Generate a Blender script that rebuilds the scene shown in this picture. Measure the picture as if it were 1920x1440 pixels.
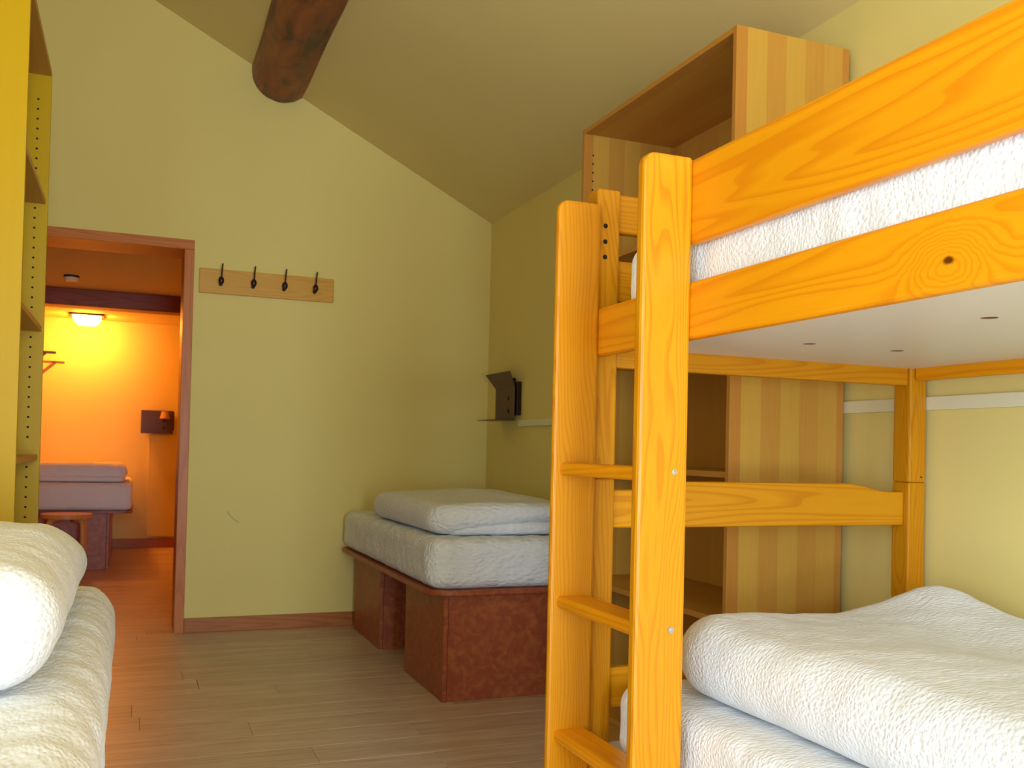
import bpy, bmesh, math, random
from mathutils import Vector, Matrix, noise
random.seed(7)
for o in list(bpy.data.objects): bpy.data.objects.remove(o)
SC = bpy.context.scene
COL = SC.collection

# ------------------------------------------------------------------ camera
YAW, PIT, ROL = math.radians(21.881), math.radians(0.999), math.radians(1.332)
fw = Vector((math.sin(YAW)*math.cos(PIT), math.cos(YAW)*math.cos(PIT), math.sin(PIT)))
rt = fw.cross(Vector((0, 0, 1))).normalized(); up = rt.cross(fw)
rt2 = rt*math.cos(ROL) + up*math.sin(ROL); up2 = up*math.cos(ROL) - rt*math.sin(ROL)
cam = bpy.data.cameras.new('camera'); camo = bpy.data.objects.new('camera', cam); COL.objects.link(camo)
M4 = Matrix((rt2, up2, -fw)).transposed().to_4x4(); M4.translation = (0, 0, 1.12)
camo.matrix_world = M4
cam.sensor_width = 36; cam.lens = 1771.28/1920*36; cam.shift_y = 94.11/1920
cam.clip_start = 0.02
cam.dof.use_dof = True; cam.dof.focus_distance = 1.9; cam.dof.aperture_fstop = 11
SC.camera = camo

# ------------------------------------------------------------------ room measures (metres)
XL, XR, YF, YB, YB2 = -0.96, 2.192, -2.6, 5.909, 6.16
SL = 0.505                              # slope of the roof
def zc(x): return 2.634 + (XR - x)*SL   # ceiling height
Y2E, Z2 = 10.754, 2.38                  # adjoining room: end wall, ceiling
X2R = 1.3

# ------------------------------------------------------------------ light
SC.view_settings.view_transform = 'Standard'; SC.view_settings.look = 'None'
SC.view_settings.gamma = 1; SC.view_settings.use_curve_mapping = False
SC.view_settings.exposure = 0.0
W = bpy.data.worlds.new('world'); SC.world = W; W.use_nodes = True
W.node_tree.nodes['Background'].inputs[0].default_value = (0.75, 0.88, 1, 1)
W.node_tree.nodes['Background'].inputs[1].default_value = 1.0
# daylight arriving through the tall window and the glazed door behind the camera
def daylight(name, loc, rot, sx, sy, energy):
    LA = bpy.data.lights.new(name, 'AREA'); LA.shape = 'RECTANGLE'; LA.size = sx; LA.size_y = sy
    LA.energy = energy; LA.color = (0.66, 0.83, 1.0)
    LO = bpy.data.objects.new(name, LA); COL.objects.link(LO)
    LO.location = loc; LO.rotation_euler = rot
H90 = math.radians(90)
daylight('window_left_offscreen', (-0.945, -0.80, 1.28), (H90, 0, -H90), 2.6, 1.75, 92)   # tall window in the left wall, behind the camera
daylight('glazed_door_behind_offscreen', (0.55, YF+0.015, 1.12), (H90, 0, 0), 1.0, 1.95, 185)     # glazed door in the wall behind the camera

# ------------------------------------------------------------------ helpers
def lin(r, g, b):
    f = lambda c: (c/255/12.92 if c <= 10 else ((c/255+0.055)/1.055)**2.4)
    return (f(r), f(g), f(b), 1)

class NT:
    def __init__(s, name):
        s.m = bpy.data.materials.new(name); s.m.use_nodes = True
        s.t = s.m.node_tree; s.n = s.t.nodes; s.b = s.n['Principled BSDF']
    def add(s, typ, **kw):
        n = s.n.new(typ)
        for k, v in kw.items():
            if k.startswith('i_'):
                key = k[2:]; key = int(key) if key.isdigit() else key.replace('_', ' ')
                if hasattr(v, 'is_output') or isinstance(v, bpy.types.NodeSocket): s.t.links.new(v, n.inputs[key])
                else: n.inputs[key].default_value = v
            else: setattr(n, k, v)
        return n
    def link(s, a, b): s.t.links.new(a, b)
    def math(s, op, a, b=None, c=None):
        n = s.n.new('ShaderNodeMath'); n.operation = op
        for i, v in enumerate((a, b, c)):
            if v is None: continue
            if isinstance(v, bpy.types.NodeSocket): s.link(v, n.inputs[i])
            else: n.inputs[i].default_value = v
        return n.outputs[0]
    def mix(s, fac, a, b, mode='MIX'):
        n = s.n.new('ShaderNodeMix'); n.data_type = 'RGBA'; n.blend_type = mode
        for i, v in ((0, fac), (6, a), (7, b)):
            if isinstance(v, bpy.types.NodeSocket): s.link(v, n.inputs[i])
            else: n.inputs[i].default_value = v
        return n.outputs[2]
    def ramp(s, fac, stops, interp='LINEAR'):
        n = s.n.new('ShaderNodeValToRGB'); n.color_ramp.interpolation = interp
        e = n.color_ramp.elements
        while len(e) < len(stops): e.new(0.5)
        for k, (p, c) in enumerate(stops):
            e[k].position = p; e[k].color = c if len(c) == 4 else (*c, 1)
        s.link(fac, n.inputs[0]); return n.outputs[0]
    def set(s, **kw):
        for k, v in kw.items():
            key = k.replace('_', ' ')
            if isinstance(v, bpy.types.NodeSocket): s.link(v, s.b.inputs[key])
            else: s.b.inputs[key].default_value = v
        return s.m
    def bump(s, h, strength, dist):
        n = s.n.new('ShaderNodeBump'); n.inputs['Strength'].default_value = strength; n.inputs['Distance'].default_value = dist
        s.link(h, n.inputs['Height']); s.link(n.outputs[0], s.b.inputs['Normal'])

def plain(name, col, rough=0.5, metal=0.0, spec=0.5):
    t = NT(name); return t.set(Base_Color=col, Roughness=rough, Metallic=metal, Specular_IOR_Level=spec)

def wood(name, axis, light, dark, ring=0.011, rough=0.38, coat=0.0, stretch=0.07, pith=0.05, wob=0.02, knot=None, vary=0.12):
    """pine-like board: growth rings round a pith that runs along `axis`, cut by the board"""
    t = NT(name)
    co = t.add('ShaderNodeTexCoord').outputs['Object']
    rnd = t.add('ShaderNodeObjectInfo').outputs['Random']
    off = t.add('ShaderNodeCombineXYZ', i_X=t.math('MULTIPLY', rnd, 13.7), i_Y=t.math('MULTIPLY', rnd, 7.3), i_Z=t.math('MULTIPLY', rnd, 29.1)).outputs[0]
    sc = [1, 1, 1]; sc[axis] = stretch
    nv = t.add('ShaderNodeVectorMath', operation='MULTIPLY', i_0=co, i_1=sc).outputs[0]
    nv2 = t.add('ShaderNodeVectorMath', operation='ADD', i_0=nv, i_1=off).outputs[0]
    nz = t.add('ShaderNodeTexNoise', i_Vector=nv2, i_Scale=7.0, i_Detail=2.0, i_Roughness=0.5)
    sep = t.add('ShaderNodeSeparateXYZ', i_0=co)
    cs = [sep.outputs[i] for i in range(3)]
    a, b = [i for i in range(3) if i != axis]
    sepn = t.add('ShaderNodeSeparateColor', i_0=nz.outputs['Color'])
    along = cs[axis]
    def disp(c, ch, base, tilt):
        o = t.math('MULTIPLY_ADD', t.math('SUBTRACT', ch, 0.5), wob*10, c)
        o = t.math('MULTIPLY_ADD', along, tilt, o)
        return t.math('ADD', o, base)
    ra = t.math('MULTIPLY_ADD', rnd, pith*1.2, pith*0.6)
    pa = disp(cs[a], sepn.outputs[0], ra, 0.03)
    pb = disp(cs[b], sepn.outputs[1], t.math('MULTIPLY_ADD', rnd, -pith, pith*0.5), 0.015)
    d = t.math('SQRT', t.math('ADD', t.math('MULTIPLY', pa, pa), t.math('MULTIPLY', pb, pb)))
    dk = None
    if knot:
        kv = t.add('ShaderNodeVectorMath', operation='SUBTRACT', i_0=co, i_1=knot[0]).outputs[0]
        ks = [1, 1, 1]; ks[axis] = 0.6; ks[knot[2]] = 0.0
        kv = t.add('ShaderNodeVectorMath', operation='MULTIPLY', i_0=kv, i_1=ks).outputs[0]
        wz = t.add('ShaderNodeTexNoise', i_Vector=co, i_Scale=40.0, i_Detail=1.0).outputs['Fac']
        dk = t.math('MULTIPLY_ADD', t.math('SUBTRACT', wz, 0.5), 0.012, t.add('ShaderNodeVectorMath', operation='LENGTH', i_0=kv).outputs['Value'])
        g = t.math('POWER', 2.718, t.math('MULTIPLY', t.math('MULTIPLY', dk, dk), -1/(knot[1]**2)))
        d = t.math('MULTIPLY_ADD', g, 0.13, d)
    ph = t.math('MULTIPLY', d, 1.0/ring)
    saw = t.math('FRACT', ph)
    fine = t.add('ShaderNodeTexNoise', i_Vector=t.add('ShaderNodeVectorMath', operation='MULTIPLY', i_0=nv2, i_1=(1, 1, 1)).outputs[0], i_Scale=160.0, i_Detail=2.0).outputs['Fac']
    band = t.ramp(saw, [(0.0, (0.25,)*3), (0.45, (0.05,)*3), (0.86, (0.95,)*3), (0.96, (0.85,)*3), (1.0, (0.25,)*3)])
    bl = t.math('MULTIPLY_ADD', t.math('SUBTRACT', fine, 0.5), 0.35, band)
    c = t.mix(bl, light, dark)
    big = t.add('ShaderNodeTexNoise', i_Vector=nv2, i_Scale=2.2, i_Detail=1.0).outputs['Fac']
    c = t.mix(t.math('MULTIPLY', t.math('SUBTRACT', big, 0.35), 1.0), c, tuple(x*0.86 for x in dark[:3])+(1,))
    hsv = t.add('ShaderNodeHueSaturation', i_Color=c, i_Value=t.math('MULTIPLY_ADD', rnd, vary, 1-vary/2)).outputs[0]
    if knot:
        m = t.ramp(dk, [(0.0, (1, 1, 1)), (0.005, (1, 1, 1)), (0.008, (0, 0, 0))])
        hsv = t.mix(m, hsv, (dark[0]*0.18, dark[1]*0.12, dark[2]*0.2, 1))
    t.bump(bl, 0.12, 0.001)
    return t.set(Base_Color=hsv, Roughness=rough, Specular_IOR_Level=0.25, Coat_Weight=coat, Coat_Roughness=0.25)

def veneer(name, axis, band_axis, c1, c2, width=0.075, rough=0.4, amount=1.0):
    """stave-glued veneer: straight staves side by side along band_axis, grain along axis"""
    t = NT(name)
    co = t.add('ShaderNodeTexCoord').outputs['Object']
    sep = t.add('ShaderNodeSeparateXYZ', i_0=co)
    st = t.math('FLOOR', t.math('MULTIPLY', t.math('ADD', sep.outputs[band_axis], 3.03), 1/width))
    wn = t.add('ShaderNodeTexWhiteNoise', noise_dimensions='1D', i_W=st).outputs['Value']
    par = t.math('MODULO', st, 2.0)
    f = t.math('MULTIPLY', t.math('ADD', t.math('MULTIPLY', wn, 0.55), t.math('MULTIPLY', par, 0.45)), amount)
    sc = [1, 1, 1]; sc[axis] = 0.04
    nv = t.add('ShaderNodeVectorMath', operation='MULTIPLY', i_0=co, i_1=sc).outputs[0]
    fine = t.add('ShaderNodeTexNoise', i_Vector=nv, i_Scale=120.0, i_Detail=3.0).outputs['Fac']
    f2 = t.math('MULTIPLY_ADD', t.math('SUBTRACT', fine, 0.5), 0.5, f)
    c = t.mix(f2, c1, c2)
    return t.set(Base_Color=c, Roughness=rough, Specular_IOR_Level=0.2)

def linen(name, col=(0.84, 0.845, 0.86, 1), scale=1.0, rows=0, depth=0.0045, power=0.65):
    """white seersucker: puckered rows"""
    t = NT(name)
    co = t.add('ShaderNodeTexCoord').outputs['Object']
    dn = t.add('ShaderNodeTexNoise', i_Vector=co, i_Scale=6.0, i_Detail=2.0)
    co2 = t.add('ShaderNodeVectorMath', operation='MULTIPLY_ADD', i_0=dn.outputs['Color'], i_1=(0.05, 0.05, 0.05), i_2=co).outputs[0]
    s3 = [125*scale, 125*scale, 125*scale]; s3[rows] = 62*scale
    v = t.add('ShaderNodeVectorMath', operation='MULTIPLY', i_0=co2, i_1=s3).outputs[0]
    vo = t.add('ShaderNodeTexVoronoi', feature='SMOOTH_F1', i_Vector=v, i_Scale=1.0, i_Smoothness=0.6, i_Randomness=0.85).outputs['Distance']
    n2 = t.add('ShaderNodeTexNoise', i_Vector=v, i_Scale=1.7, i_Detail=3.0).outputs['Fac']
    h = t.math('MULTIPLY_ADD', n2, 0.5, t.math('MULTIPLY', vo, -0.8))
    t.bump(h, power, depth)
    return t.set(Base_Color=col, Roughness=0.85, Specular_IOR_Level=0.15, Sheen_Weight=0.15)

def paint(name, col, mott=0.05, rough=0.75, scuff=None):
    t = NT(name)
    co = t.add('ShaderNodeTexCoord').outputs['Object']
    n1 = t.add('ShaderNodeTexNoise', i_Vector=co, i_Scale=1.3, i_Detail=3.0).outputs['Fac']
    c = t.mix(n1, tuple(x*(1-mott) for x in col[:3])+(1,), tuple(min(1, x*(1+mott)) for x in col[:3])+(1,))
    if scuff:                              # a grey scratch: (centre x, z, direction x, z, half length)
        cx, cz, dx, dz, hl = scuff; sp = t.add('ShaderNodeSeparateXYZ', i_0=co)
        X = t.math('SUBTRACT', sp.outputs[0], cx); Z = t.math('SUBTRACT', sp.outputs[2], cz)
        u = t.math('ADD', t.math('MULTIPLY', X, dx), t.math('MULTIPLY', Z, dz))
        v = t.math('SUBTRACT', t.math('MULTIPLY', Z, dx), t.math('MULTIPLY', X, dz))
        v = t.math('ABSOLUTE', t.math('ADD', t.math('MULTIPLY', t.math('MULTIPLY', u, u), -3.0), v))
        k = t.math('MULTIPLY', t.math('LESS_THAN', v, 0.0032), t.math('LESS_THAN', t.math('ABSOLUTE', u), hl))
        c = t.mix(t.math('MULTIPLY', k, 0.4), c, (0.16, 0.12, 0.06, 1))
    n2 = t.add('ShaderNodeTexNoise', i_Vector=co, i_Scale=90.0, i_Detail=4.0).outputs['Fac']
    t.bump(n2, 0.15, 0.002)
    return t.set(Base_Color=c, Roughness=rough, Specular_IOR_Level=0.25)

def osb(name, c1, c2, c3):
    t = NT(name)
    co = t.add('ShaderNodeTexCoord').outputs['Object']
    dn = t.add('ShaderNodeTexNoise', i_Vector=co, i_Scale=7.0, i_Detail=2.0)
    v = t.add('ShaderNodeVectorMath', operation='MULTIPLY_ADD', i_0=dn.outputs['Color'], i_1=(0.10,)*3, i_2=co).outputs[0]
    vv = t.add('ShaderNodeTexVoronoi', i_Vector=v, i_Scale=26.0, i_Randomness=1.0)
    fl = t.add('ShaderNodeSeparateColor', i_0=vv.outputs['Color']).outputs[0]
    n2 = t.add('ShaderNodeTexNoise', i_Vector=v, i_Scale=30.0, i_Detail=5.0, i_Distortion=0.4).outputs['Fac']
    c = t.mix(t.math('MULTIPLY', fl, 0.6), c1, c2)
    c = t.mix(t.ramp(n2, [(0.35, (1, 1, 1)), (0.55, (0, 0, 0))]), c, c3)
    t.bump(n2, 0.2, 0.002)
    return t.set(Base_Color=c, Roughness=0.42)

def laminate(name, c1, c2, c3):
    t = NT(name)
    co = t.add('ShaderNodeTexCoord').outputs['Object']
    rnd = t.add('ShaderNodeObjectInfo').outputs['Random']
    off = t.add('ShaderNodeCombineXYZ', i_X=t.math('MULTIPLY', rnd, 31.0), i_Y=t.math('MULTIPLY', rnd, 17.0), i_Z=t.math('MULTIPLY', rnd, 5.0)).outputs[0]
    v = t.add('ShaderNodeVectorMath', operation='MULTIPLY_ADD', i_0=co, i_1=(1.2, 14, 1), i_2=off).outputs[0]
    n1 = t.add('ShaderNodeTexNoise', i_Vector=v, i_Scale=1.6, i_Detail=4.0, i_Distortion=0.6).outputs['Fac']
    v2 = t.add('ShaderNodeVectorMath', operation='MULTIPLY_ADD', i_0=co, i_1=(5, 160, 1), i_2=off).outputs[0]
    n2 = t.add('ShaderNodeTexNoise', i_Vector=v2, i_Scale=1.0, i_Detail=2.0).outputs['Fac']
    c = t.mix(t.ramp(n1, [(0.32, (0, 0, 0)), (0.68, (1, 1, 1))]), c1, c2)
    c = t.mix(t.ramp(n2, [(0.48, (0, 0, 0)), (0.72, (0.7,)*3)]), c, c3)
    c = t.add('ShaderNodeHueSaturation', i_Color=c, i_Value=t.math('MULTIPLY_ADD', rnd, 0.16, 0.92)).outputs[0]
    t.bump(n2, 0.06, 0.001)
    return t.set(Base_Color=c, Roughness=0.36, Specular_IOR_Level=0.5)

def glow(name, col, s):
    t = NT(name); return t.set(Base_Color=(0.9, 0.85, 0.7, 1), Emission_Color=col, Emission_Strength=s, Roughness=0.3)

PL, PD = (0.66, 0.275, 0.004, 1), (0.55, 0.185, 0.002, 1)
M = dict(
    wall=paint('cream_wall_paint', (0.82, 0.665, 0.235, 1)),
    wallb=paint('cream_gable_paint', (0.82, 0.665, 0.235, 1), scuff=(-0.0455, -1.466, 0.722, -0.692, 0.05)),
    ceil=paint('cream_ceiling_paint', (0.80, 0.64, 0.27, 1)),
    wall2=paint('warm_white_wall_paint', (0.82, 0.665, 0.235, 1)),
    pz=wood('pine_vertical', 2, PL, PD, ring=0.0115, wob=0.022, coat=0.12, pith=0.09, stretch=0.16),
    py=wood('pine_lengthwise', 1, (0.86, 0.345, 0.004, 1), (0.74, 0.235, 0.002, 1), ring=0.017, wob=0.02, coat=0.12, stretch=0.08),
    pknot=wood('pine_lengthwise_knot', 1, (0.86, 0.345, 0.004, 1), (0.74, 0.235, 0.002, 1), ring=0.017, wob=0.02, coat=0.12, stretch=0.08, knot=((0, -0.093, -0.016), 0.04, 0)),
    px=wood('pine_crosswise', 0, PL, PD, ring=0.011, wob=0.02, coat=0.15),
    ven_side=veneer('maple_veneer_side', 2, 0, (0.63, 0.355, 0.06, 1), (0.54, 0.225, 0.04, 1)),
    ven_flat=veneer('maple_veneer_flat', 1, 0, (0.60, 0.31, 0.052, 1), (0.56, 0.25, 0.044, 1), width=0.11),
    ven_back=veneer('maple_veneer_back', 2, 1, (0.60, 0.31, 0.052, 1), (0.56, 0.25, 0.044, 1), width=0.14),
    ven_left=veneer('maple_veneer_plain', 2, 0, (0.55, 0.34, 0.004, 1), (0.52, 0.30, 0.003, 1), width=0.3, amount=0.3),
    hole_dark=plain('dark_hole_disc', (0.012, 0.006, 0.005, 1), 0.9),  # near-black colour stands in for shade inside holes; lamp sockets share it
    frame=wood('door_frame_pine', 2, (0.62, 0.20, 0.045, 1), (0.52, 0.14, 0.028, 1), ring=0.014, wob=0.015),
    framex=wood('door_header_pine', 0, (0.62, 0.20, 0.045, 1), (0.52, 0.14, 0.028, 1), ring=0.014, wob=0.015),
    base=wood('baseboard_pine', 0, (0.50, 0.18, 0.045, 1), (0.40, 0.12, 0.03, 1), ring=0.012, wob=0.01, knot=((0.6, 0, 0), 0.02, 1)),
    board=wood('hook_board_pine', 0, (0.72, 0.38, 0.06, 1), (0.66, 0.31, 0.045, 1), ring=0.02, wob=0.03),
    log=None, osb=osb('stained_chipboard', (0.37, 0.075, 0.026, 1), (0.27, 0.055, 0.02, 1), (0.42, 0.12, 0.03, 1)),
    osbedge=plain('chipboard_edge', (0.42, 0.13, 0.05, 1), 0.5),
    beam=wood('dark_beam_wood', 0, (0.36, 0.08, 0.025, 1), (0.24, 0.05, 0.015, 1), ring=0.02),
    floor=laminate('laminate_planks', (0.74, 0.58, 0.46, 1), (0.60, 0.43, 0.33, 1), (0.42, 0.25, 0.18, 1)),
    gap=plain('floor_joint', (0.15, 0.08, 0.04, 1), 0.7),
    linen=linen('white_seersucker', rows=0), linen_y=linen('white_seersucker_crossed', rows=1, power=0.8),
    linen_c=linen('white_seersucker_wide', rows=0, scale=0.5, depth=0.012),
    core=plain('chipboard_core', (0.20, 0.10, 0.05, 1), 0.9),
    panel=plain('white_melamine', (0.78, 0.76, 0.74, 1), 0.35),
    duct=plain('white_plastic', (0.82, 0.76, 0.52, 1), 0.4),
    metal=plain('brown_metal', (0.11, 0.055, 0.045, 1), 0.42, 0.3),
    metaldk=plain('dark_metal', (0.03, 0.012, 0.012, 1), 0.45, 0.3),
    iron=plain('black_iron', (0.025, 0.008, 0.008, 1), 0.35, 0.4),
    steel=plain('screw_steel', (0.6, 0.62, 0.68, 1), 0.25, 1.0),
    glass=None, lamp=glow('lamp_glass', (1.0, 0.32, 0.045, 1), 108.0),
    shade=plain('pale_lamp_shade', (0.5, 0.26, 0.12, 1), 0.6),
    stool=wood('stool_birch', 0, (0.72, 0.36, 0.12, 1), (0.66, 0.30, 0.09, 1), ring=0.02),
    wframe=plain('window_frame_white', (0.8, 0.78, 0.72, 1), 0.4),
)
t = NT('window_glass')
tr = t.add('ShaderNodeBsdfTransparent'); gl = t.add('ShaderNodeBsdfGlossy', i_Roughness=0.02)
mx = t.add('ShaderNodeMixShader', i_0=0.08); t.link(tr.outputs[0], mx.inputs[1]); t.link(gl.outputs[0], mx.inputs[2])
t.link(mx.outputs[0], t.n['Material Output'].inputs[0]); M['glass'] = t.m
t = NT('log_wood')
co = t.add('ShaderNodeTexCoord').outputs['Object']
v = t.add('ShaderNodeVectorMath', operation='MULTIPLY', i_0=co, i_1=(9, 2.2, 9)).outputs[0]
n1 = t.add('ShaderNodeTexNoise', i_Vector=v, i_Scale=1.3, i_Detail=5.0, i_Distortion=0.8).outputs['Fac']
n2 = t.add('ShaderNodeTexNoise', i_Vector=co, i_Scale=11.0, i_Detail=4.0).outputs['Fac']
c = t.ramp(n1, [(0.33, (0.05, 0.008, 0.008)), (0.45, (0.19, 0.030, 0.012)), (0.58, (0.28, 0.052, 0.014)), (0.75, (0.33, 0.08, 0.02))])
c = t.mix(t.ramp(n2, [(0.55, (0, 0, 0)), (0.7, (0.7,)*3)]), c, (0.11, 0.025, 0.012, 1))
t.bump(t.math('ADD', n1, n2), 0.5, 0.012)
M['log'] = t.set(Base_Color=c, Roughness=0.45)

# ---- mesh building
def bm_new(): return bmesh.new()
def add_bm(dst, src):
    me = bpy.data.meshes.new('tmp'); src.to_mesh(me); src.free(); dst.from_mesh(me); bpy.data.meshes.remove(me)
def box(x0, x1, y0, y1, z0, z1, bev=0.0, seg=2, bm=None):
    b = bmesh.new()
    bmesh.ops.create_cube(b, size=1, matrix=Matrix.Translation(((x0+x1)/2, (y0+y1)/2, (z0+z1)/2)) @ Matrix.Diagonal((x1-x0, y1-y0, z1-z0, 1)))
    if bev > 0: bmesh.ops.bevel(b, geom=list(b.edges), offset=bev, segments=seg, affect='EDGES', profile=0.5)
    if bm is None: return b
    add_bm(bm, b); return bm
def prism(pts, axis, a0, a1, bev=0.0, bm=None):
    """2-D outline pts extruded along axis from a0 to a1 (pts in the other two axes, in order)"""
    b = bmesh.new()
    def P(p, a):
        l = list(p); l.insert(axis, a); return Vector(l)
    lo = [b.verts.new(P(p, a0)) for p in pts]; hi = [b.verts.new(P(p, a1)) for p in pts]
    n = len(pts)
    f0 = b.faces.new(lo); f1 = b.faces.new(hi[::-1])
    for i in range(n): b.faces.new((lo[i], hi[i], hi[(i+1) % n], lo[(i+1) % n]))
    bmesh.ops.recalc_face_normals(b, faces=list(b.faces))
    if bev > 0:
        ed = [e for e in b.edges if any(len(f.verts) > 4 or f in (f0, f1) for f in e.link_faces)]
        bmesh.ops.bevel(b, geom=ed, offset=bev, segments=2, affect='EDGES', profile=0.5)
    if bm is None: return b
    add_bm(bm, b); return bm
def cyl(c, axis, r, h, seg=24, r2=None, bm=None, caps=True):
    b = bmesh.new()
    rot = {0: Matrix.Rotation(math.pi/2, 4, 'Y'), 1: Matrix.Rotation(-math.pi/2, 4, 'X'), 2: Matrix.Identity(4)}[axis]
    bmesh.ops.create_cone(b, cap_ends=caps, segments=seg, radius1=r, radius2=r if r2 is None else r2, depth=h, matrix=Matrix.Translation(c) @ rot)
    if bm is None: return b
    add_bm(bm, b); return bm
def sphere(c, rx, ry, rz, seg=20, bm=None):
    b = bmesh.new()
    bmesh.ops.create_uvsphere(b, u_segments=seg, v_segments=seg//2, radius=1, matrix=Matrix.Translation(c) @ Matrix.Diagonal((rx, ry, rz, 1)))
    if bm is None: return b
    add_bm(bm, b); return bm
def tube(path, r, seg=12, bm=None):
    b = bmesh.new(); path = [Vector(p) for p in path]; rings = []
    rr = r if isinstance(r, (list, tuple)) else [r]*len(path)
    ref = Vector((1, 0, 0))
    for i, p in enumerate(path):
        d = (path[min(i+1, len(path)-1)] - path[max(i-1, 0)]).normalized()
        u = d.cross(ref)
        if u.length < 1e-3: u = d.cross(Vector((0, 1, 0)))
        u.normalize(); w = d.cross(u)
        rings.append([b.verts.new(p + (u*math.cos(2*math.pi*k/seg) + w*math.sin(2*math.pi*k/seg))*rr[i]) for k in range(seg)])
    for i in range(len(rings)-1):
        for k in range(seg): b.faces.new((rings[i][k], rings[i][(k+1) % seg], rings[i+1][(k+1) % seg], rings[i+1][k]))
    b.faces.new(rings[0][::-1]); b.faces.new(rings[-1])
    bmesh.ops.recalc_face_normals(b, faces=list(b.faces))
    if bm is None: return b
    add_bm(bm, b); return bm
def bar(p, q, wx, wy, bev=0.001):
    """square bar between two points"""
    p, q = Vector(p), Vector(q); d = q-p
    b = box(-wx/2, wx/2, -wy/2, wy/2, 0, d.length, bev)
    b.transform(Matrix.Translation(p) @ d.to_track_quat('Z', 'Y').to_matrix().to_4x4()); return b

def thing(name, loc, label, cat, group=None):
    o = bpy.data.objects.new(name, None); COL.objects.link(o); o.location = loc
    o.empty_display_size = 0.05; o['label'] = label; o['category'] = cat
    if group: o['group'] = group
    return o
def wloc(o): return Vector(o.location) + (wloc(o.parent) if o.parent else Vector((0, 0, 0)))
def build(name, bm, mat, parent=None, smooth=False, label=None, kind=None, mats=None):
    """bm in world coordinates -> one object whose origin is the middle of its box"""
    vs = [v.co for v in bm.verts]
    lo = Vector([min(v[i] for v in vs) for i in range(3)]); hi = Vector([max(v[i] for v in vs) for i in range(3)])
    c = (lo+hi)/2; bm.transform(Matrix.Translation(-c))
    me = bpy.data.meshes.new(name); bm.to_mesh(me); bm.free()
    for m in (mats or [mat]): me.materials.append(m)
    if smooth: me.shade_smooth()
    o = bpy.data.objects.new(name, me); COL.objects.link(o)
    if parent:
        o.parent = parent; o.location = c - wloc(parent)
    else: o.location = c
    if label: o['label'] = label
    if kind: o['kind'] = kind
    return o
def tag(o, label, cat, group=None):
    o['label'] = label; o['category'] = cat
    if group: o['group'] = group
    return o
def struct(name, bm, mat, **kw): return build(name, bm, mat, kind='structure', **kw)

def soft(x0, x1, y0, y1, z0, z1, rc, re, h=0.02, fn=None, hz=None):
    """cushion-like body: plan corner radius rc, edge radius re, grid step h, fn(Vector, top) deforms"""
    nx, ny, nz = max(2, int((x1-x0)/h)), max(2, int((y1-y0)/h)), max(4, int((z1-z0)/(hz or h)))
    verts, idx, faces = [], {}, []
    def V(i, j, k):
        key = (i, j, k)
        if key in idx: return idx[key]
        x, y, z = x0+(x1-x0)*i/nx, y0+(y1-y0)*j/ny, z0+(z1-z0)*k/nz
        ix, iy = min(max(x, x0+rc), x1-rc), min(max(y, y0+rc), y1-rc)
        dx, dy = x-ix, y-iy; hp = math.hypot(dx, dy)
        if hp > 1e-9:
            s = max(abs(dx), abs(dy))/hp; dx *= s; dy *= s
            L = math.hypot(dx, dy); e = rc - L; g = min(z-z0, z1-z)
            u, w = max(0, re-e), max(0, re-g)
            if u > 0 and w > 0:
                s2 = max(u, w)/math.hypot(u, w); L2 = L + (u*s2-u)
                dx *= L2/L; dy *= L2/L
                z = (z1-re+w*s2) if z1-z < z-z0 else (z0+re-w*s2)
            x, y = ix+dx, iy+dy
        p = Vector((x, y, z))
        if fn: p = fn(p, (z-z0)/(z1-z0))
        idx[key] = len(verts); verts.append(p); return idx[key]
    for i in range(nx):
        for j in range(ny):
            faces.append((V(i, j, nz), V(i+1, j, nz), V(i+1, j+1, nz), V(i, j+1, nz)))
            faces.append((V(i, j, 0), V(i, j+1, 0), V(i+1, j+1, 0), V(i+1, j, 0)))
    for i in range(nx):
        for k in range(nz):
            faces.append((V(i, 0, k), V(i+1, 0, k), V(i+1, 0, k+1), V(i, 0, k+1)))
            faces.append((V(i, ny, k), V(i, ny, k+1), V(i+1, ny, k+1), V(i+1, ny, k)))
    for j in range(ny):
        for k in range(nz):
            faces.append((V(0, j, k), V(0, j, k+1), V(0, j+1, k+1), V(0, j+1, k)))
            faces.append((V(nx, j, k), V(nx, j+1, k), V(nx, j+1, k+1), V(nx, j, k+1)))
    me = bpy.data.meshes.new('soft'); me.from_pydata(verts, [], faces); me.update()
    b = bmesh.new(); b.from_mesh(me); bpy.data.meshes.remove(me)
    return b
def nz3(p, s, seed=0.0): return noise.noise(Vector((p.x*s+seed, p.y*s-seed*0.7, p.z*s+seed*1.3)))
def wrinkle(amp=0.006, s=14.0, seed=0.0, big=0.0, bs=3.0):
    def fn(p, t):
        a = amp*(nz3(p, s, seed)+0.5*nz3(p, s*2.3, seed+4)) + big*nz3(p, bs, seed+9)
        q = p.copy(); q.z += a*t; q.x += amp*0.8*nz3(p, s, seed+21); q.y += amp*0.8*nz3(p, s, seed+31)
        return q
    return fn

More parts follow.
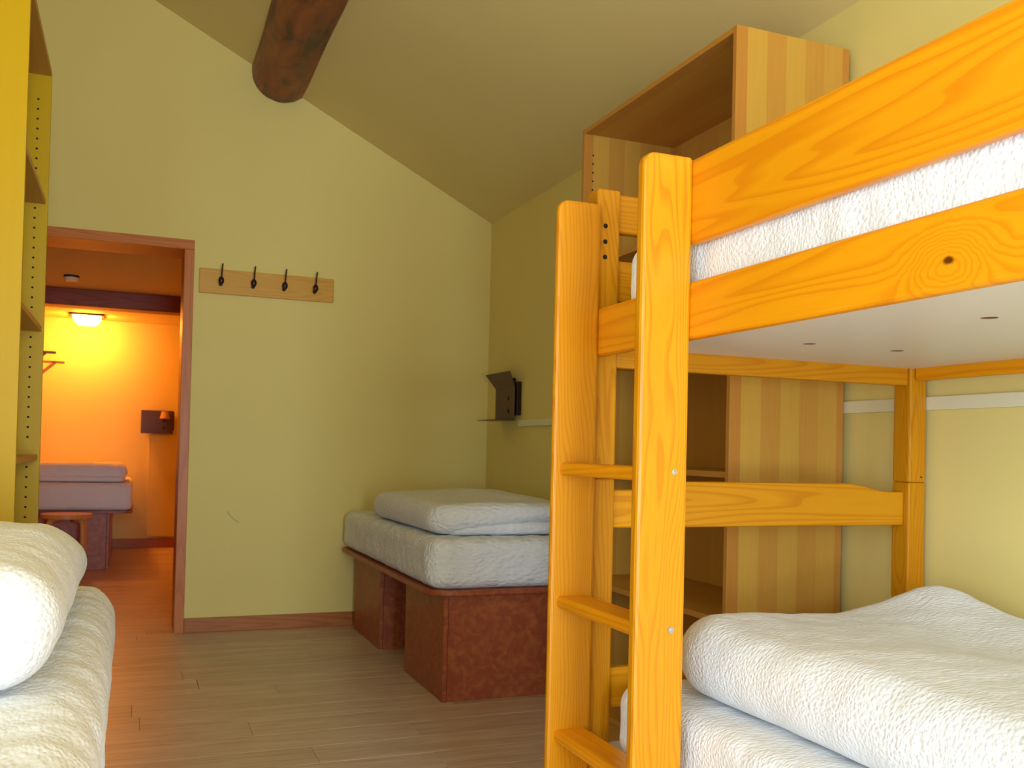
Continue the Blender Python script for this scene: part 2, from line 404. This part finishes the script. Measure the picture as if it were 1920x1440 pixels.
# ------------------------------------------------------------------ the room shell
fl = struct('floor', box(XL-0.2, XR+0.2, YF-0.2, YB, -0.12, -0.012), M['gap'])
def lay_planks(parent, x0, x1, y0, y1, w=0.196, ln=1.29, seed=0):
    rnd = random.Random(seed); meshes = {}
    y, row = y1, 0
    while y > y0+1e-6:
        ya = max(y0, y-w); x = x0 - rnd.uniform(0, ln*0.9)
        while x < x1:
            a, b = max(x, x0), min(x+ln, x1)
            if b-a > 0.03:
                key = (round(b-a, 2), round(y-ya, 3))
                if key not in meshes:
                    bm = box(-(b-a)/2+0.0004, (b-a)/2-0.0004, -(y-ya)/2+0.0004, (y-ya)/2-0.0004, -0.006, 0.006, 0.0012, 1)
                    me = bpy.data.meshes.new('plank'); bm.to_mesh(me); bm.free(); me.materials.append(M['floor']); meshes[key] = me
                o = bpy.data.objects.new('plank', meshes[key]); COL.objects.link(o); o.parent = parent
                o.location = Vector(((a+b)/2, (y+ya)/2, -0.006)) - wloc(parent)
            x += ln
        y -= w; row += 1
lay_planks(fl, XL, XR, YF, YB, seed=3)
fl2 = struct('floor', box(XL-0.2, X2R+0.2, YB, Y2E+0.2, -0.12, -0.012), M['gap'])
lay_planks(fl2, XL, X2R, YB+0.003, Y2E, seed=11)

DX0, DX1, DZ = -0.64, 0.312, 2.325      # rough door opening
wb = bm_new()
prism([(XL-0.2, -0.1), (DX0, -0.1), (DX0, zc(DX0)+0.06), (XL-0.2, zc(XL-0.2)+0.06)], 1, YB, YB2, bm=wb)
prism([(DX0, DZ), (DX1, DZ), (DX1, zc(DX1)+0.06), (DX0, zc(DX0)+0.06)], 1, YB, YB2, bm=wb)
prism([(DX1, -0.1), (XR+0.2, -0.1), (XR+0.2, zc(XR+0.2)+0.06), (DX1, zc(DX1)+0.06)], 1, YB, YB2, bm=wb)
struct('wall_back', wb, M['wallb'])
struct('wall_right', box(XR, XR+0.2, YF-0.2, YB, -0.1, zc(XR)+0.1), M['wall'])
WINS = ((-2.15, 0.55, 0.35, 2.2, 'tall white framed window in the left wall'),)
wl = bm_new(); ys = [YF-0.2]+[v for w in WINS for v in w[:2]]+[YB]; zt = zc(XL)+0.1
for i in range(0, len(ys)-1, 2): box(XL-0.2, XL, ys[i], ys[i+1], -0.1, zt, bm=wl)
for (a, b, c, d, _) in WINS:
    box(XL-0.2, XL, a, b, -0.1, c, bm=wl); box(XL-0.2, XL, a, b, d, zt, bm=wl)
struct('wall_left', wl, M['wall'])
for n, (y0, y1, z0, z1, lab) in enumerate(WINS):
    w_ = thing('window_%d' % (n+1), (XL-0.1, (y0+y1)/2, z0), lab, 'window'); w_['kind'] = 'structure'
    ym = (y0+y1)/2
    for (a, b, c, d) in ((y0, y1, z0, z0+0.06), (y0, y1, z1-0.06, z1), (y0, y0+0.06, z0+0.06, z1-0.06), (y1-0.06, y1, z0+0.06, z1-0.06), (ym-0.03, ym+0.03, z0+0.06, z1-0.06)):
        build('window_frame', box(XL-0.14, XL-0.08, a, b, c, d, 0.004), M['wframe'], w_)
    for (a, b) in ((y0+0.06, ym-0.03), (ym+0.03, y1-0.06)):
        build('window_pane', box(XL-0.113, XL-0.108, a, b, z0+0.06, z1-0.06), M['glass'], w_)
GX0, GX1, GZ1 = -0.01, 1.11, 2.2
wf = bm_new()
prism([(XL-0.2, -0.1), (GX0, -0.1), (GX0, zc(GX0)+0.06), (XL-0.2, zc(XL-0.2)+0.06)], 1, YF-0.2, YF, bm=wf)
prism([(GX1, -0.1), (XR+0.2, -0.1), (XR+0.2, zc(XR+0.2)+0.06), (GX1, zc(GX1)+0.06)], 1, YF-0.2, YF, bm=wf)
prism([(GX0, GZ1), (GX1, GZ1), (GX1, zc(GX1)+0.06), (GX0, zc(GX0)+0.06)], 1, YF-0.2, YF, bm=wf)
struct('wall_front', wf, M['wall'])
gd = thing('door_2', ((GX0+GX1)/2, YF-0.1, 0), 'white glazed door in the wall facing the gable', 'door'); gd['kind'] = 'structure'
for (a, b, c, d) in ((GX0, GX1, 0, 0.12), (GX0, GX1, GZ1-0.08, GZ1), (GX0, GX0+0.08, 0.12, GZ1-0.08), (GX1-0.08, GX1, 0.12, GZ1-0.08), (GX0+0.08, GX1-0.08, 1.0, 1.05)):
    build('door_frame', box(a, b, YF-0.14, YF-0.08, c, d, 0.004), M['wframe'], gd)
for (c, d) in ((0.12, 1.0), (1.05, GZ1-0.08)):
    build('door_pane', box(GX0+0.08, GX1-0.08, YF-0.113, YF-0.108, c, d), M['glass'], gd)
struct('ceiling', prism([(XL-0.25, zc(XL-0.25)), (XR+0.25, zc(XR+0.25)), (XR+0.25, zc(XR+0.25)+0.2), (XL-0.25, zc(XL-0.25)+0.2)], 1, YF-0.2, YB2), M['ceil'])
# baseboards
struct('baseboard_back', box(DX1, XR-0.02, YB-0.016, YB, 0, 0.085, 0.003), M['base'])
struct('baseboard_right', box(XR-0.016, XR, 3.6, YB, 0, 0.085, 0.003), M['base'])
# door frame
dr = thing('door_1', ((DX0+DX1)/2, YB, 0), 'open doorway with pine lining', 'doorway'); dr['kind'] = 'structure'
build('door_header', box(DX0, DX1, YB-0.012, YB2+0.07, 2.268, DZ, 0.003), M['framex'], dr)
build('door_jamb', box(DX1-0.056, DX1, YB-0.012, YB2+0.07, 0, 2.268, 0.003), M['frame'], dr)
build('door_jamb', box(DX0, DX0+0.056, YB-0.012, YB2+0.07, 0, 2.268, 0.003), M['frame'], dr)
# adjoining room
struct('wall_adjoining_end', box(XL-0.2, X2R+0.2, Y2E, Y2E+0.2, -0.1, 2.6), M['wall2'])
struct('wall_adjoining_left', box(XL-0.2, XL, YB2, Y2E, -0.1, 2.6), M['wall2'])
struct('wall_adjoining_right', box(X2R, X2R+0.2, YB2, Y2E, -0.1, 2.6), M['wall2'])
struct('ceiling_adjoining', box(XL-0.2, X2R+0.2, YB2-0.002, Y2E+0.2, Z2, Z2+0.2), M['wall2'])
struct('trim_1', box(0.165, X2R, Y2E-0.028, Y2E, 0.125, 1.20, 0.002), M['wall2'])
struct('baseboard_adjoining', box(XL, X2R, Y2E-0.02, Y2E, 0, 0.1, 0.003), M['base'])

# ------------------------------------------------------------------ bunk bed
bunk = thing('bunk_bed', (1.62, 1.1, 0), 'orange pine bunk bed with knotty side boards along the wall', 'bunk bed')
PX0, PX1, QX0, QX1 = 1.075, 1.140, 2.108, 2.172
for (a, b) in ((PX0, PX1), (QX0, QX1)):
    for (c, d) in ((2.13, 2.195), (0.03, 0.095)):
        build('lower_post', box(a, b, c, d, 0, 1.054, 0.005), M['pz'], bunk)
        p = build('upper_post', box(a, b, c, d, 1.054, 1.79, 0.006), M['pz'], bunk)
        if c > 1 and a < 1.5:
            for z in (1.695, 1.655, 1.616): build('dark_hole_disc', cyl((1.098, 2.1298, z), 1, 0.0062, 0.001, 16), M['hole_dark'], p)  # dark discs on the post face paint the shade of unbored holes
        if c > 1 and a > 1.5:
            build('dark_hole_disc', cyl((2.155, 2.1298, 1.07), 1, 0.003, 0.001, 12), M['hole_dark'], p)  # small disc, hole shade put into its colour
RX0, RX1 = 1.075, 1.104
build('side_board', box(RX0, RX1, 0.095, 2.13, 1.362, 1.483, 0.009, 3), M['pknot'], bunk, label='wide side board with a dark knot')
build('guard_board', box(RX0, RX1, 0.095, 1.716, 1.562, 1.742, 0.011, 3), M['py'], bunk)
build('side_board', box(2.122, 2.15, 0.095, 2.13, 1.352, 1.483, 0.008, 3), M['py'], bunk)
build('side_board', box(RX0, RX1, 0.095, 2.13, 0.26, 0.385, 0.009, 3), M['py'], bunk)
build('side_board', box(2.122, 2.15, 0.095, 2.13, 0.26, 0.385, 0.008, 3), M['py'], bunk)
EY0, EY1 = 2.147, 2.175
for (z0, z1, y0) in ((1.685, 1.785, EY0), (1.508, 1.614, EY0), (1.337, 1.47, 2.136), (0.47, 0.572, EY0)):
    build('end_board', box(PX1, QX0, y0, y0+0.028, z0, z1, 0.006, 2), M['px'], bunk)
    build('end_board', box(PX1, QX0, 0.05, 0.078, z0, z1, 0.006, 2), M['px'], bunk)
def wavy(y0, y1):
    pts = [(PX1, 0.928), (QX0, 0.928), (QX0, 1.026)]
    for k in range(13):
        s = k/12; pts.append((QX0-0.045-0.17*s, 1.026+0.023*(0.5-0.5*math.cos(math.pi*s))))
    for k in range(13):
        s = 1-k/12; pts.append((PX1+0.045+0.17*s, 1.026+0.023*(0.5-0.5*math.cos(math.pi*s))))
    pts.append((PX1, 1.026))
    return prism(pts, 1, y0, y1, 0.005)
build('end_board', wavy(EY0, EY1), M['px'], bunk)
build('end_board', wavy(0.05, 0.078), M['px'], bunk)
# white base panel of the upper bed, drilled through with vent holes
HX, HR = (1.475, 1.742), 0.0155
def holed_panel(x0, x1, y0, y1, z0, z1, hx, hy, r, n=24):
    b = bmesh.new(); xs = [x0]+[v for h in hx for v in (h-2*r, h+2*r)]+[x1]; ys = [y0]+[v for h in hy for v in (h-2*r, h+2*r)]+[y1]
    def quad(pts, mi=0):
        b.faces.new([b.verts.new(p) for p in pts]).material_index = mi
    for z, fl_ in ((z0, -1), (z1, 1)):
        for i in range(len(xs)-1):
            for j in range(len(ys)-1):
                if i % 2 == 1 and j % 2 == 1:
                    cx, cy = hx[i//2], hy[j//2]; R = 2*r
                    for k in range(n):
                        a0, a1 = 2*math.pi*k/n, 2*math.pi*(k+1)/n
                        sq = lambda a: (cx+R*math.cos(a)/max(abs(math.cos(a)), abs(math.sin(a))), cy+R*math.sin(a)/max(abs(math.cos(a)), abs(math.sin(a))), z)
                        ci = lambda a: (cx+r*math.cos(a), cy+r*math.sin(a), z)
                        quad((ci(a0), sq(a0), sq(a1), ci(a1)))
                        if fl_ > 0: quad((ci(a0), ci(a1), (cx+r*math.cos(a1), cy+r*math.sin(a1), z0), (cx+r*math.cos(a0), cy+r*math.sin(a0), z0)), 1)
                else: quad(((xs[i], ys[j], z), (xs[i+1], ys[j], z), (xs[i+1], ys[j+1], z), (xs[i], ys[j+1], z)))
    for (p, q) in (((x0, y0), (x1, y0)), ((x1, y0), (x1, y1)), ((x1, y1), (x0, y1)), ((x0, y1), (x0, y0))):
        quad(((p[0], p[1], z0), (q[0], q[1], z0), (q[0], q[1], z1), (p[0], p[1], z1)))
    bmesh.ops.remove_doubles(b, verts=list(b.verts), dist=1e-5); bmesh.ops.recalc_face_normals(b, faces=list(b.faces))
    return b
build('base_panel', holed_panel(RX1, 2.122, 0.08, 2.136, 1.388, 1.407, HX, (0.295, 0.80, 1.30, 1.805), HR), None, bunk, mats=[M['panel'], M['core']], label='white base panel with round vent holes')
build('base_panel', box(RX1, 2.122, 0.08, 2.147, 0.366, 0.385, 0.001), M['panel'], bunk)

# ------------------------------------------------------------------ ladder
lad = thing('bunk_ladder', (1.016, 1.915, 0), 'orange pine ladder with flat rungs leaning on the bunk bed side', 'ladder')
def stile_bm(y0, y1):
    pts = [(0.957, 0), (1.075, 0), (1.075, 1.738)]
    pts += [(1.069, 1.744), (0.990, 1.744)]
    for k in range(1, 8):
        a = math.pi/2*k/7; pts.append((0.987-0.030*math.sin(a), 1.714+0.030*math.cos(a)))
    return prism(pts, 1, y0, y1, 0.008)
st = [build('stile', stile_bm(1.69, 1.72), M['pz'], lad), build('stile', stile_bm(2.108, 2.130), M['pz'], lad)]
for k, zt in enumerate((1.093, 0.767, 0.441, 0.115)):
    b = box(0.975, 1.062, 1.716, 2.112, zt-0.030, zt, 0.0)
    ed = [e for e in b.edges if abs(e.verts[0].co.y-e.verts[1].co.y) > 0.1]
    bmesh.ops.bevel(b, geom=ed, offset=0.011, segments=4, affect='EDGES', profile=0.5)
    build('rung', b, M['py'], lad)
    s = cyl((1.041, 1.689, zt-0.009), 1, 0.0068, 0.004, 18)
    sphere((1.041, 1.6885, zt-0.009), 0.0045, 0.002, 0.0045, 12, s)
    build('screw', s, M['steel'], st[0], label='shiny steel screw head')

# ------------------------------------------------------------------ shelf units
def shelf_unit(name, x0, x1, y0, y1, h, open_side, shelves, label, side_mat):
    """open front faces open_side along x (+1 or -1)"""
    T = 0.019
    r = thing(name, ((x0+x1)/2, (y0+y1)/2, 0), label, 'shelf unit')
    for (a, b) in ((y0, y0+T), (y1-T, y1)):
        sp = build('side_panel', box(x0, x1, a, b, 0, h, 0.0008, 1), side_mat, r)
        inner = b+0.0003 if a == y0 else a-0.0003
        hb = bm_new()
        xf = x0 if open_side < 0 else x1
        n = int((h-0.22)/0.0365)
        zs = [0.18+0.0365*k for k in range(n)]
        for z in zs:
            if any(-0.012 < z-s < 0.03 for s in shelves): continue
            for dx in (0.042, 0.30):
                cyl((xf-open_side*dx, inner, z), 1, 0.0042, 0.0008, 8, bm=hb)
        build('pin_hole_discs', hb, M['hole_dark'], sp, kind='stuff')  # flat discs carry the pin holes' shade as colour; panel is not bored
    xi0, xi1 = (x0+0.001, x1-0.012) if open_side < 0 else (x0+0.012, x1-0.001)
    build('top_panel', box(x0+0.0005, x1, y0+T, y1-T, h-T, h, 0.0008, 1), M['ven_flat'], r)
    build('bottom_panel', box(xi0, xi1, y0+T, y1-T, 0.09, 0.09+T, 0.0008, 1), M['ven_flat'], r)
    xp = x0+0.03 if open_side < 0 else x1-0.03-T
    build('plinth', box(xp, xp+T, y0+T, y1-T, 0, 0.09), M['ven_flat'], r)
    xb = x1-0.010 if open_side < 0 else x0
    build('back_panel', box(xb, xb+0.010, y0+T, y1-T, 0.01, h-T), M['ven_back'], r)
    for s in shelves:
        build('shelf', box(xi0+0.006*(open_side < 0), xi1-0.006*(open_side > 0), y0+T, y1-T, s-T, s, 0.0008, 1), M['ven_flat'], r)
    return r
shelf_unit('shelf_unit', 1.724, 2.168, 2.478, 3.572, 2.475, -1, (0.606, 1.069, 1.49, 1.90), 'tall open shelf unit with striped maple side behind the bunk bed', M['ven_side'])
shelf_unit('shelf_unit', -0.93, -0.313, 3.09, 3.876, 2.48, 1, (0.60, 1.065, 1.535, 2.005), 'tall narrow yellow maple shelf unit beside the doorway', M['ven_left'])

# ------------------------------------------------------------------ platform beds
def rounded_rect(x0, x1, y0, y1, r, n=8):
    pts = []
    for (cx, cy, a0) in ((x1-r[0], y1-r[0], 0), (x0+r[1], y1-r[1], 90), (x0+r[2], y0+r[2], 180), (x1-r[3], y0+r[3], 270)):
        rr = r[len(pts)//(n+1)]
        for k in range(n+1):
            a = math.radians(a0+90*k/n); pts.append((cx+rr*math.cos(a), cy+rr*math.sin(a)))
    return pts
def platform_bed(x0, x1, y0, y1, z, inset_x0, inset_x1, boxes, radii, label, th=0.024):
    r = thing('platform_bed', ((x0+x1)/2, (y0+y1)/2, 0), label, 'bed', 'platform beds on box bases')
    build('platform', prism(rounded_rect(x0, x1, y0, y1, radii), 2, z-th, z, 0.004), M['osb'], r)
    for (a, b) in boxes:
        bx0, bx1 = x0+inset_x0, x1-inset_x1; T = 0.021
        bb = build('base_box', box(bx0+T, bx1-T, a+0.03, b-0.03, 0.0, z-th), M['osb'], r)
        for (c, d) in ((bx0, bx0+T), (bx1-T, bx1)):
            build('side_panel', box(c, d, a, b, 0, z-th, 0.0015, 1), M['osb'], bb)
        for (c, d) in ((a+0.004, a+0.004+T), (b-0.004-T, b-0.004)):
            build('front_panel', box(bx0+T+0.002, bx1-T-0.002, c, d, 0, z-th, 0.0015, 1), M['osb'], bb)
    return r
platform_bed(1.222, 2.172, 3.955, 5.89, 0.497, 0.078, 0.05, ((3.995, 4.62), (5.146, 5.78)), (0.03, 0.10, 0.13, 0.03), 'reddish chipboard platform bed in the corner under the metal wall lamp')
platform_bed(-0.945, -0.055, 0.92, 2.95, 0.497, 0.05, 0.08, ((0.98, 1.6), (2.25, 2.88)), (0.1, 0.03, 0.03, 0.1), 'chipboard platform bed in front of the yellow shelf unit')
platform_bed(-0.945, 0.02, 8.95, 10.72, 0.515, 0.05, 0.185, ((8.975, 9.55), (10.0, 10.6)), (0.08, 0.03, 0.03, 0.08), 'dark platform bed in the lamp-lit adjoining room')

# ------------------------------------------------------------------ mattresses
def mattress(label, *a, rows=0, **k):
    o = build('mattress', soft(*a, **k), M[('linen', 'linen_y', 'linen_c')[rows]], smooth=True)
    return tag(o, label, 'mattress', 'white sheeted mattresses')
def sag(seed, amp=0.005, s=16.0, hem=0.0, zb=0):
    w = wrinkle(amp, s, seed)
    def fn(p, t):
        q = w(p, t)
        return q
    return fn
mattress('white sheeted mattress on the corner platform bed under the metal wall lamp', 1.228, 2.165, 3.965, 5.885, 0.497, 0.722, rc=0.10, re=0.055, h=0.022, fn=sag(1.0, 0.008), rows=2)
mattress('white mattress on the platform bed in front of the yellow shelf unit', -0.935, -0.03, 0.93, 2.945, 0.497, 0.722, rc=0.12, re=0.085, h=0.016, fn=sag(2.0, 0.006), rows=1)
mattress('white mattress on the lower level of the bunk bed', 1.106, 2.118, 0.10, 2.06, 0.385, 0.562, rc=0.06, re=0.045, h=0.016, fn=sag(3.0, 0.004))
mattress('white mattress on the upper level of the bunk bed', 1.106, 2.116, 0.10, 2.05, 1.408, 1.622, rc=0.06, re=0.05, h=0.016, fn=sag(4.0, 0.005))
mattress('mattress in the lamp-lit adjoining room', -0.94, 0.013, 8.96, 10.71, 0.515, 0.755, rc=0.06, re=0.04, h=0.04, fn=sag(5.0))

# ------------------------------------------------------------------ folded duvets
def duvet(label, bms, rows=0):
    b = bm_new()
    for x in bms: add_bm(b, x)
    o = build('folded_duvet', b, M[('linen', 'linen_y', 'linen_c')[rows]], smooth=True)
    return tag(o, label, 'duvet', 'folded white duvets')
def g2(p, cx, cy, sx, sy): return math.exp(-((p.x-cx)/sx)**2-((p.y-cy)/sy)**2)
# lower bunk
w1 = wrinkle(0.004, 13, 6.0, 0.012, 3.0)
def f_low(p, t):
    q = w1(p, t)
    q.z += t*(0.060*g2(p, 2.0, 1.93, 0.17, 0.16) + 0.012*g2(p, 1.5, 1.2, 0.3, 0.3) - 0.03*g2(p, 1.75, 1.35, 0.2, 0.3))
    q.x += 0.02*math.sin(p.y*5)*(1 if p.x < 1.5 else 0)*(1.5-p.x)
    return q
duvet('thick folded white duvet on the lower bunk mattress', [soft(1.178, 2.085, 0.62, 1.985, 0.565, 0.737, 0.16, 0.085, 0.014, f_low)])
# left bed
w2 = wrinkle(0.005, 11, 8.0, 0.016, 3.0)
def f_left(p, t):
    q = w2(p, t)
    q.z += t*(0.03*g2(p, -0.45, 2.15, 0.25, 0.4) - 0.05*max(0, (p.y-2.45))/0.3)
    return q
duvet('folded white duvet on the platform bed in front of the yellow shelf unit', [soft(-0.86, -0.098, 1.565, 2.72, 0.726, 0.927, 0.12, 0.10, 0.013, f_left)], rows=1)
# corner bed: two folds
w3 = wrinkle(0.005, 10, 3.3, 0.012, 3.2)
def f_c1(p, t):
    q = w3(p, t)
    q.z += (1-t)*0.055*min(1, max(0, (p.x-1.33)/0.45))*(1 if p.y < 4.6 else 0.3) + t*(0.02*g2(p, 1.75, 4.9, 0.35, 0.4) - 0.035*max(0, (p.x-1.95)/0.15))
    return q
duvet('folded white duvet on the corner platform bed under the metal wall lamp', [soft(1.262, 2.12, 4.065, 5.30, 0.728, 0.874, 0.12, 0.07, 0.02, f_c1), soft(1.33, 2.125, 4.085, 5.56, 0.726, 0.79, 0.08, 0.031, 0.022, wrinkle(0.005, 12, 5.5))], rows=2)
duvet('folded duvet on the mattress in the lamp-lit adjoining room', [soft(-0.85, -0.035, 9.05, 9.95, 0.76, 0.917, 0.1, 0.075, 0.03, wrinkle(0.006, 10, 1.7, 0.012)), soft(-0.84, -0.05, 9.03, 9.95, 0.76, 0.815, 0.08, 0.027, 0.03, wrinkle(0.006, 10, 2.7))])

# ------------------------------------------------------------------ ceiling log and beam
b = bmesh.new(); rings = []; NS, NL = 40, 60
for i in range(NL+1):
    y = YF+(YB+0.02-YF)*i/NL; ring = []
    for k in range(NS):
        a = 2*math.pi*k/NS
        r = 0.178*(1+0.06*noise.noise(Vector((math.cos(a)*1.2, math.sin(a)*1.2, y*0.8)))+0.03*noise.noise(Vector((math.cos(a)*4, math.sin(a)*4, y*2.5))))
        ring.append(b.verts.new((0.785+r*math.cos(a), y, 3.402+r*math.sin(a))))
    rings.append(ring)
for i in range(NL):
    for k in range(NS): b.faces.new((rings[i][k], rings[i][(k+1) % NS], rings[i+1][(k+1) % NS], rings[i+1][k]))
b.faces.new(rings[0][::-1]); b.faces.new(rings[-1]); bmesh.ops.recalc_face_normals(b, faces=list(b.faces))
tag(build('ceiling_log', b, M['log'], smooth=True), 'round dark red-brown log running under the sloping ceiling', 'beam')
tag(build('ceiling_beam', box(XL, X2R, 8.594, 8.80, 2.237, Z2, 0.008), M['beam']), 'squared dark timber beam under the flat ceiling of the adjoining room', 'beam')

# ------------------------------------------------------------------ small wall things
rack = thing('coat_rack', (0.742, 5.90, 2.02), 'pale wooden coat rack with four black hooks beside the doorway', 'coat rack')
build('board', box(0.342, 1.142, 5.887, 5.909, 2.018, 2.165, 0.004), M['board'], rack)
for x in (0.464, 0.652, 0.836, 1.022):
    h = tube([(x, 5.888, 2.075), (x, 5.87, 2.07), (x, 5.853, 2.085), (x+0.002, 5.848, 2.12), (x+0.003, 5.838, 2.155), (x+0.004, 5.826, 2.18), (x+0.004, 5.818, 2.186)], [0.006, 0.006, 0.0055, 0.0048, 0.0045, 0.0045, 0.005], 10)
    hk = build('hook', h, M['iron'], rack, smooth=True)
    build('knob', sphere((x, 5.845, 2.092), 0.0165, 0.012, 0.024, 20), M['iron'], hk, smooth=True)
    build('hook_plate', cyl((x, 5.885, 2.075), 1, 0.012, 0.006, 16), M['iron'], hk)

def wall_lamp(label, loc, rotz, flare):
    """plate in local x (width) / z, facing local -y, wall at local y=0"""
    r = thing('wall_lamp', (0, 0, 0), label, 'wall lamp', 'metal bedside wall lamps')
    build('mount_box', box(-0.135, 0.17, -0.03, 0.0, 0.03, 0.235, 0.002), M['metaldk'], r)
    build('face_plate', box(-0.16, 0.16, -0.044, -0.040, 0.0, 0.2 if flare else 0.242, 0.001), M['metal'], r)
    for z in (0.057, 0.135): build('socket', cyl((0.068, -0.0445, z), 1, 0.013, 0.003, 18), M['hole_dark'], r)
    build('spacer', box(-0.08, 0.08, -0.041, -0.029, 0.05, 0.18), M['metaldk'], r)
    build('ledge', box(-0.16, 0.16, -0.165, -0.04, -0.002, 0.002, 0.0008), M['metal'], r)
    if flare:
        b = bmesh.new()
        pts = [(-0.16, -0.042, 0.199), (0.16, -0.042, 0.199), (0.215, -0.10, 0.292), (-0.20, -0.10, 0.292)]
        lo = [b.verts.new(p) for p in pts]; hi = [b.verts.new((p[0], p[1]+0.003, p[2]+0.002)) for p in pts]
        b.faces.new(lo); b.faces.new(hi[::-1])
        for i in range(4): b.faces.new((lo[i], hi[i], hi[(i+1) % 4], lo[(i+1) % 4]))
        bmesh.ops.recalc_face_normals(b, faces=list(b.faces))
        build('lamp_shade', b, M['metal'], r, label='flared metal reflector')
        build('bulb_tube', cyl((0.0, -0.022, 0.25), 0, 0.012, 0.2, 14), M['metaldk'], r)
    else:
        b = bmesh.new()
        bmesh.ops.create_cone(b, cap_ends=False, segments=24, radius1=0.052, radius2=0.034, depth=0.075, matrix=Matrix.Translation((0.075, -0.09, 0.195)))
        build('lamp_shade', b, M['shade'], r, smooth=True, label='small pale conical shade')
        build('lamp_arm', tube([(0.075, -0.042, 0.225), (0.075, -0.07, 0.23), (0.075, -0.09, 0.226)], 0.005, 10), M['metaldk'], r)
    r.location = loc; r.rotation_euler = (0, 0, rotz)
    return r
wall_lamp('brown metal wall lamp with ledge and flared shade above the corner bed', (XR, 5.485, 1.307), math.radians(-90), True)
wall_lamp('brown metal wall lamp with small shade in the adjoining room', (0.239, Y2E-0.026, 1.216), 0, False)
tag(build('cable_duct', box(XR-0.016, XR, YF, 5.33, 1.268, 1.308, 0.003), M['duct']), 'thin pale cable duct running level along the right wall', 'cable duct')
sw = thing('light_switch', (0.478, Y2E-0.02, 1.48), 'small pale light switch on the adjoining room end wall', 'switch')
build('switch_plate', box(0.444, 0.512, Y2E-0.010, Y2E, 1.395, 1.562, 0.002), M['duct'], sw)
build('rocker', box(0.46, 0.496, Y2E-0.015, Y2E-0.009, 1.44, 1.52, 0.002), M['duct'], sw)

# ------------------------------------------------------------------ adjoining room things
cl = thing('ceiling_lamp', (-0.455, 10.37, Z2), 'lit square glass ceiling lamp glowing warm in the adjoining room', 'lamp')
build('lamp_base', box(-0.615, -0.295, 10.21, 10.53, Z2-0.018, Z2, 0.003), M['metaldk'], cl)
b = soft(-0.60, -0.31, 10.225, 10.515, Z2-0.10, Z2-0.016, 0.06, 0.035, 0.03, lambda p, t: Vector((-0.455+(p.x+0.455)*(0.62+0.38*t), 10.37+(p.y-10.37)*(0.62+0.38*t), p.z)))
build('glass_shade', b, M['lamp'], cl, smooth=True, label='glowing glass shade')
sd = thing('smoke_detector', (-0.465, 7.95, Z2), 'small round smoke detector on the adjoining room ceiling', 'detector')
build('detector_base', cyl((-0.465, 7.95, Z2-0.008), 2, 0.055, 0.016, 28), M['metaldk'], sd)
build('detector_head', cyl((-0.465, 7.95, Z2-0.028), 2, 0.042, 0.026, 28, r2=0.052), M['duct'], sd)
for (y, lab) in ((9.09, 'wooden wall bracket near the timber beam'), (10.2, 'wooden wall bracket near the lit ceiling lamp')):
    wbk = thing('wall_bracket', (XL+0.02, y, 1.70), lab, 'bracket', 'wooden brackets on the adjoining room wall')
    build('arm', box(XL, -0.636, y-0.014, y+0.014, 1.868, 1.89, 0.002), M['stool'], wbk)
    build('brace', bar((XL+0.01, y, 1.66), (-0.72, y, 1.875), 0.028, 0.028), M['stool'], wbk)
    build('wall_plate', box(XL, XL+0.018, y-0.02, y+0.02, 1.62, 1.90, 0.002), M['stool'], wbk)
stl = thing('stool', (-0.483, 8.58, 0), 'round birch stool with bent legs in front of the adjoining room bed', 'stool')
build('seat', cyl((-0.483, 8.58, 0.5), 2, 0.195, 0.034, 48), M['stool'], stl)
for k in range(4):
    a = math.radians(45+90*k)
    dx, dy = math.cos(a), math.sin(a)
    pts = [(0.06, 0.474), (0.13, 0.474), (0.155, 0.468), (0.172, 0.452), (0.18, 0.425), (0.182, 0.38), (0.183, 0.2), (0.184, 0.0)]
    build('leg', tube([(-0.483+dx*r, 8.58+dy*r, z) for r, z in pts], 0.021, 12), M['stool'], stl, smooth=True)
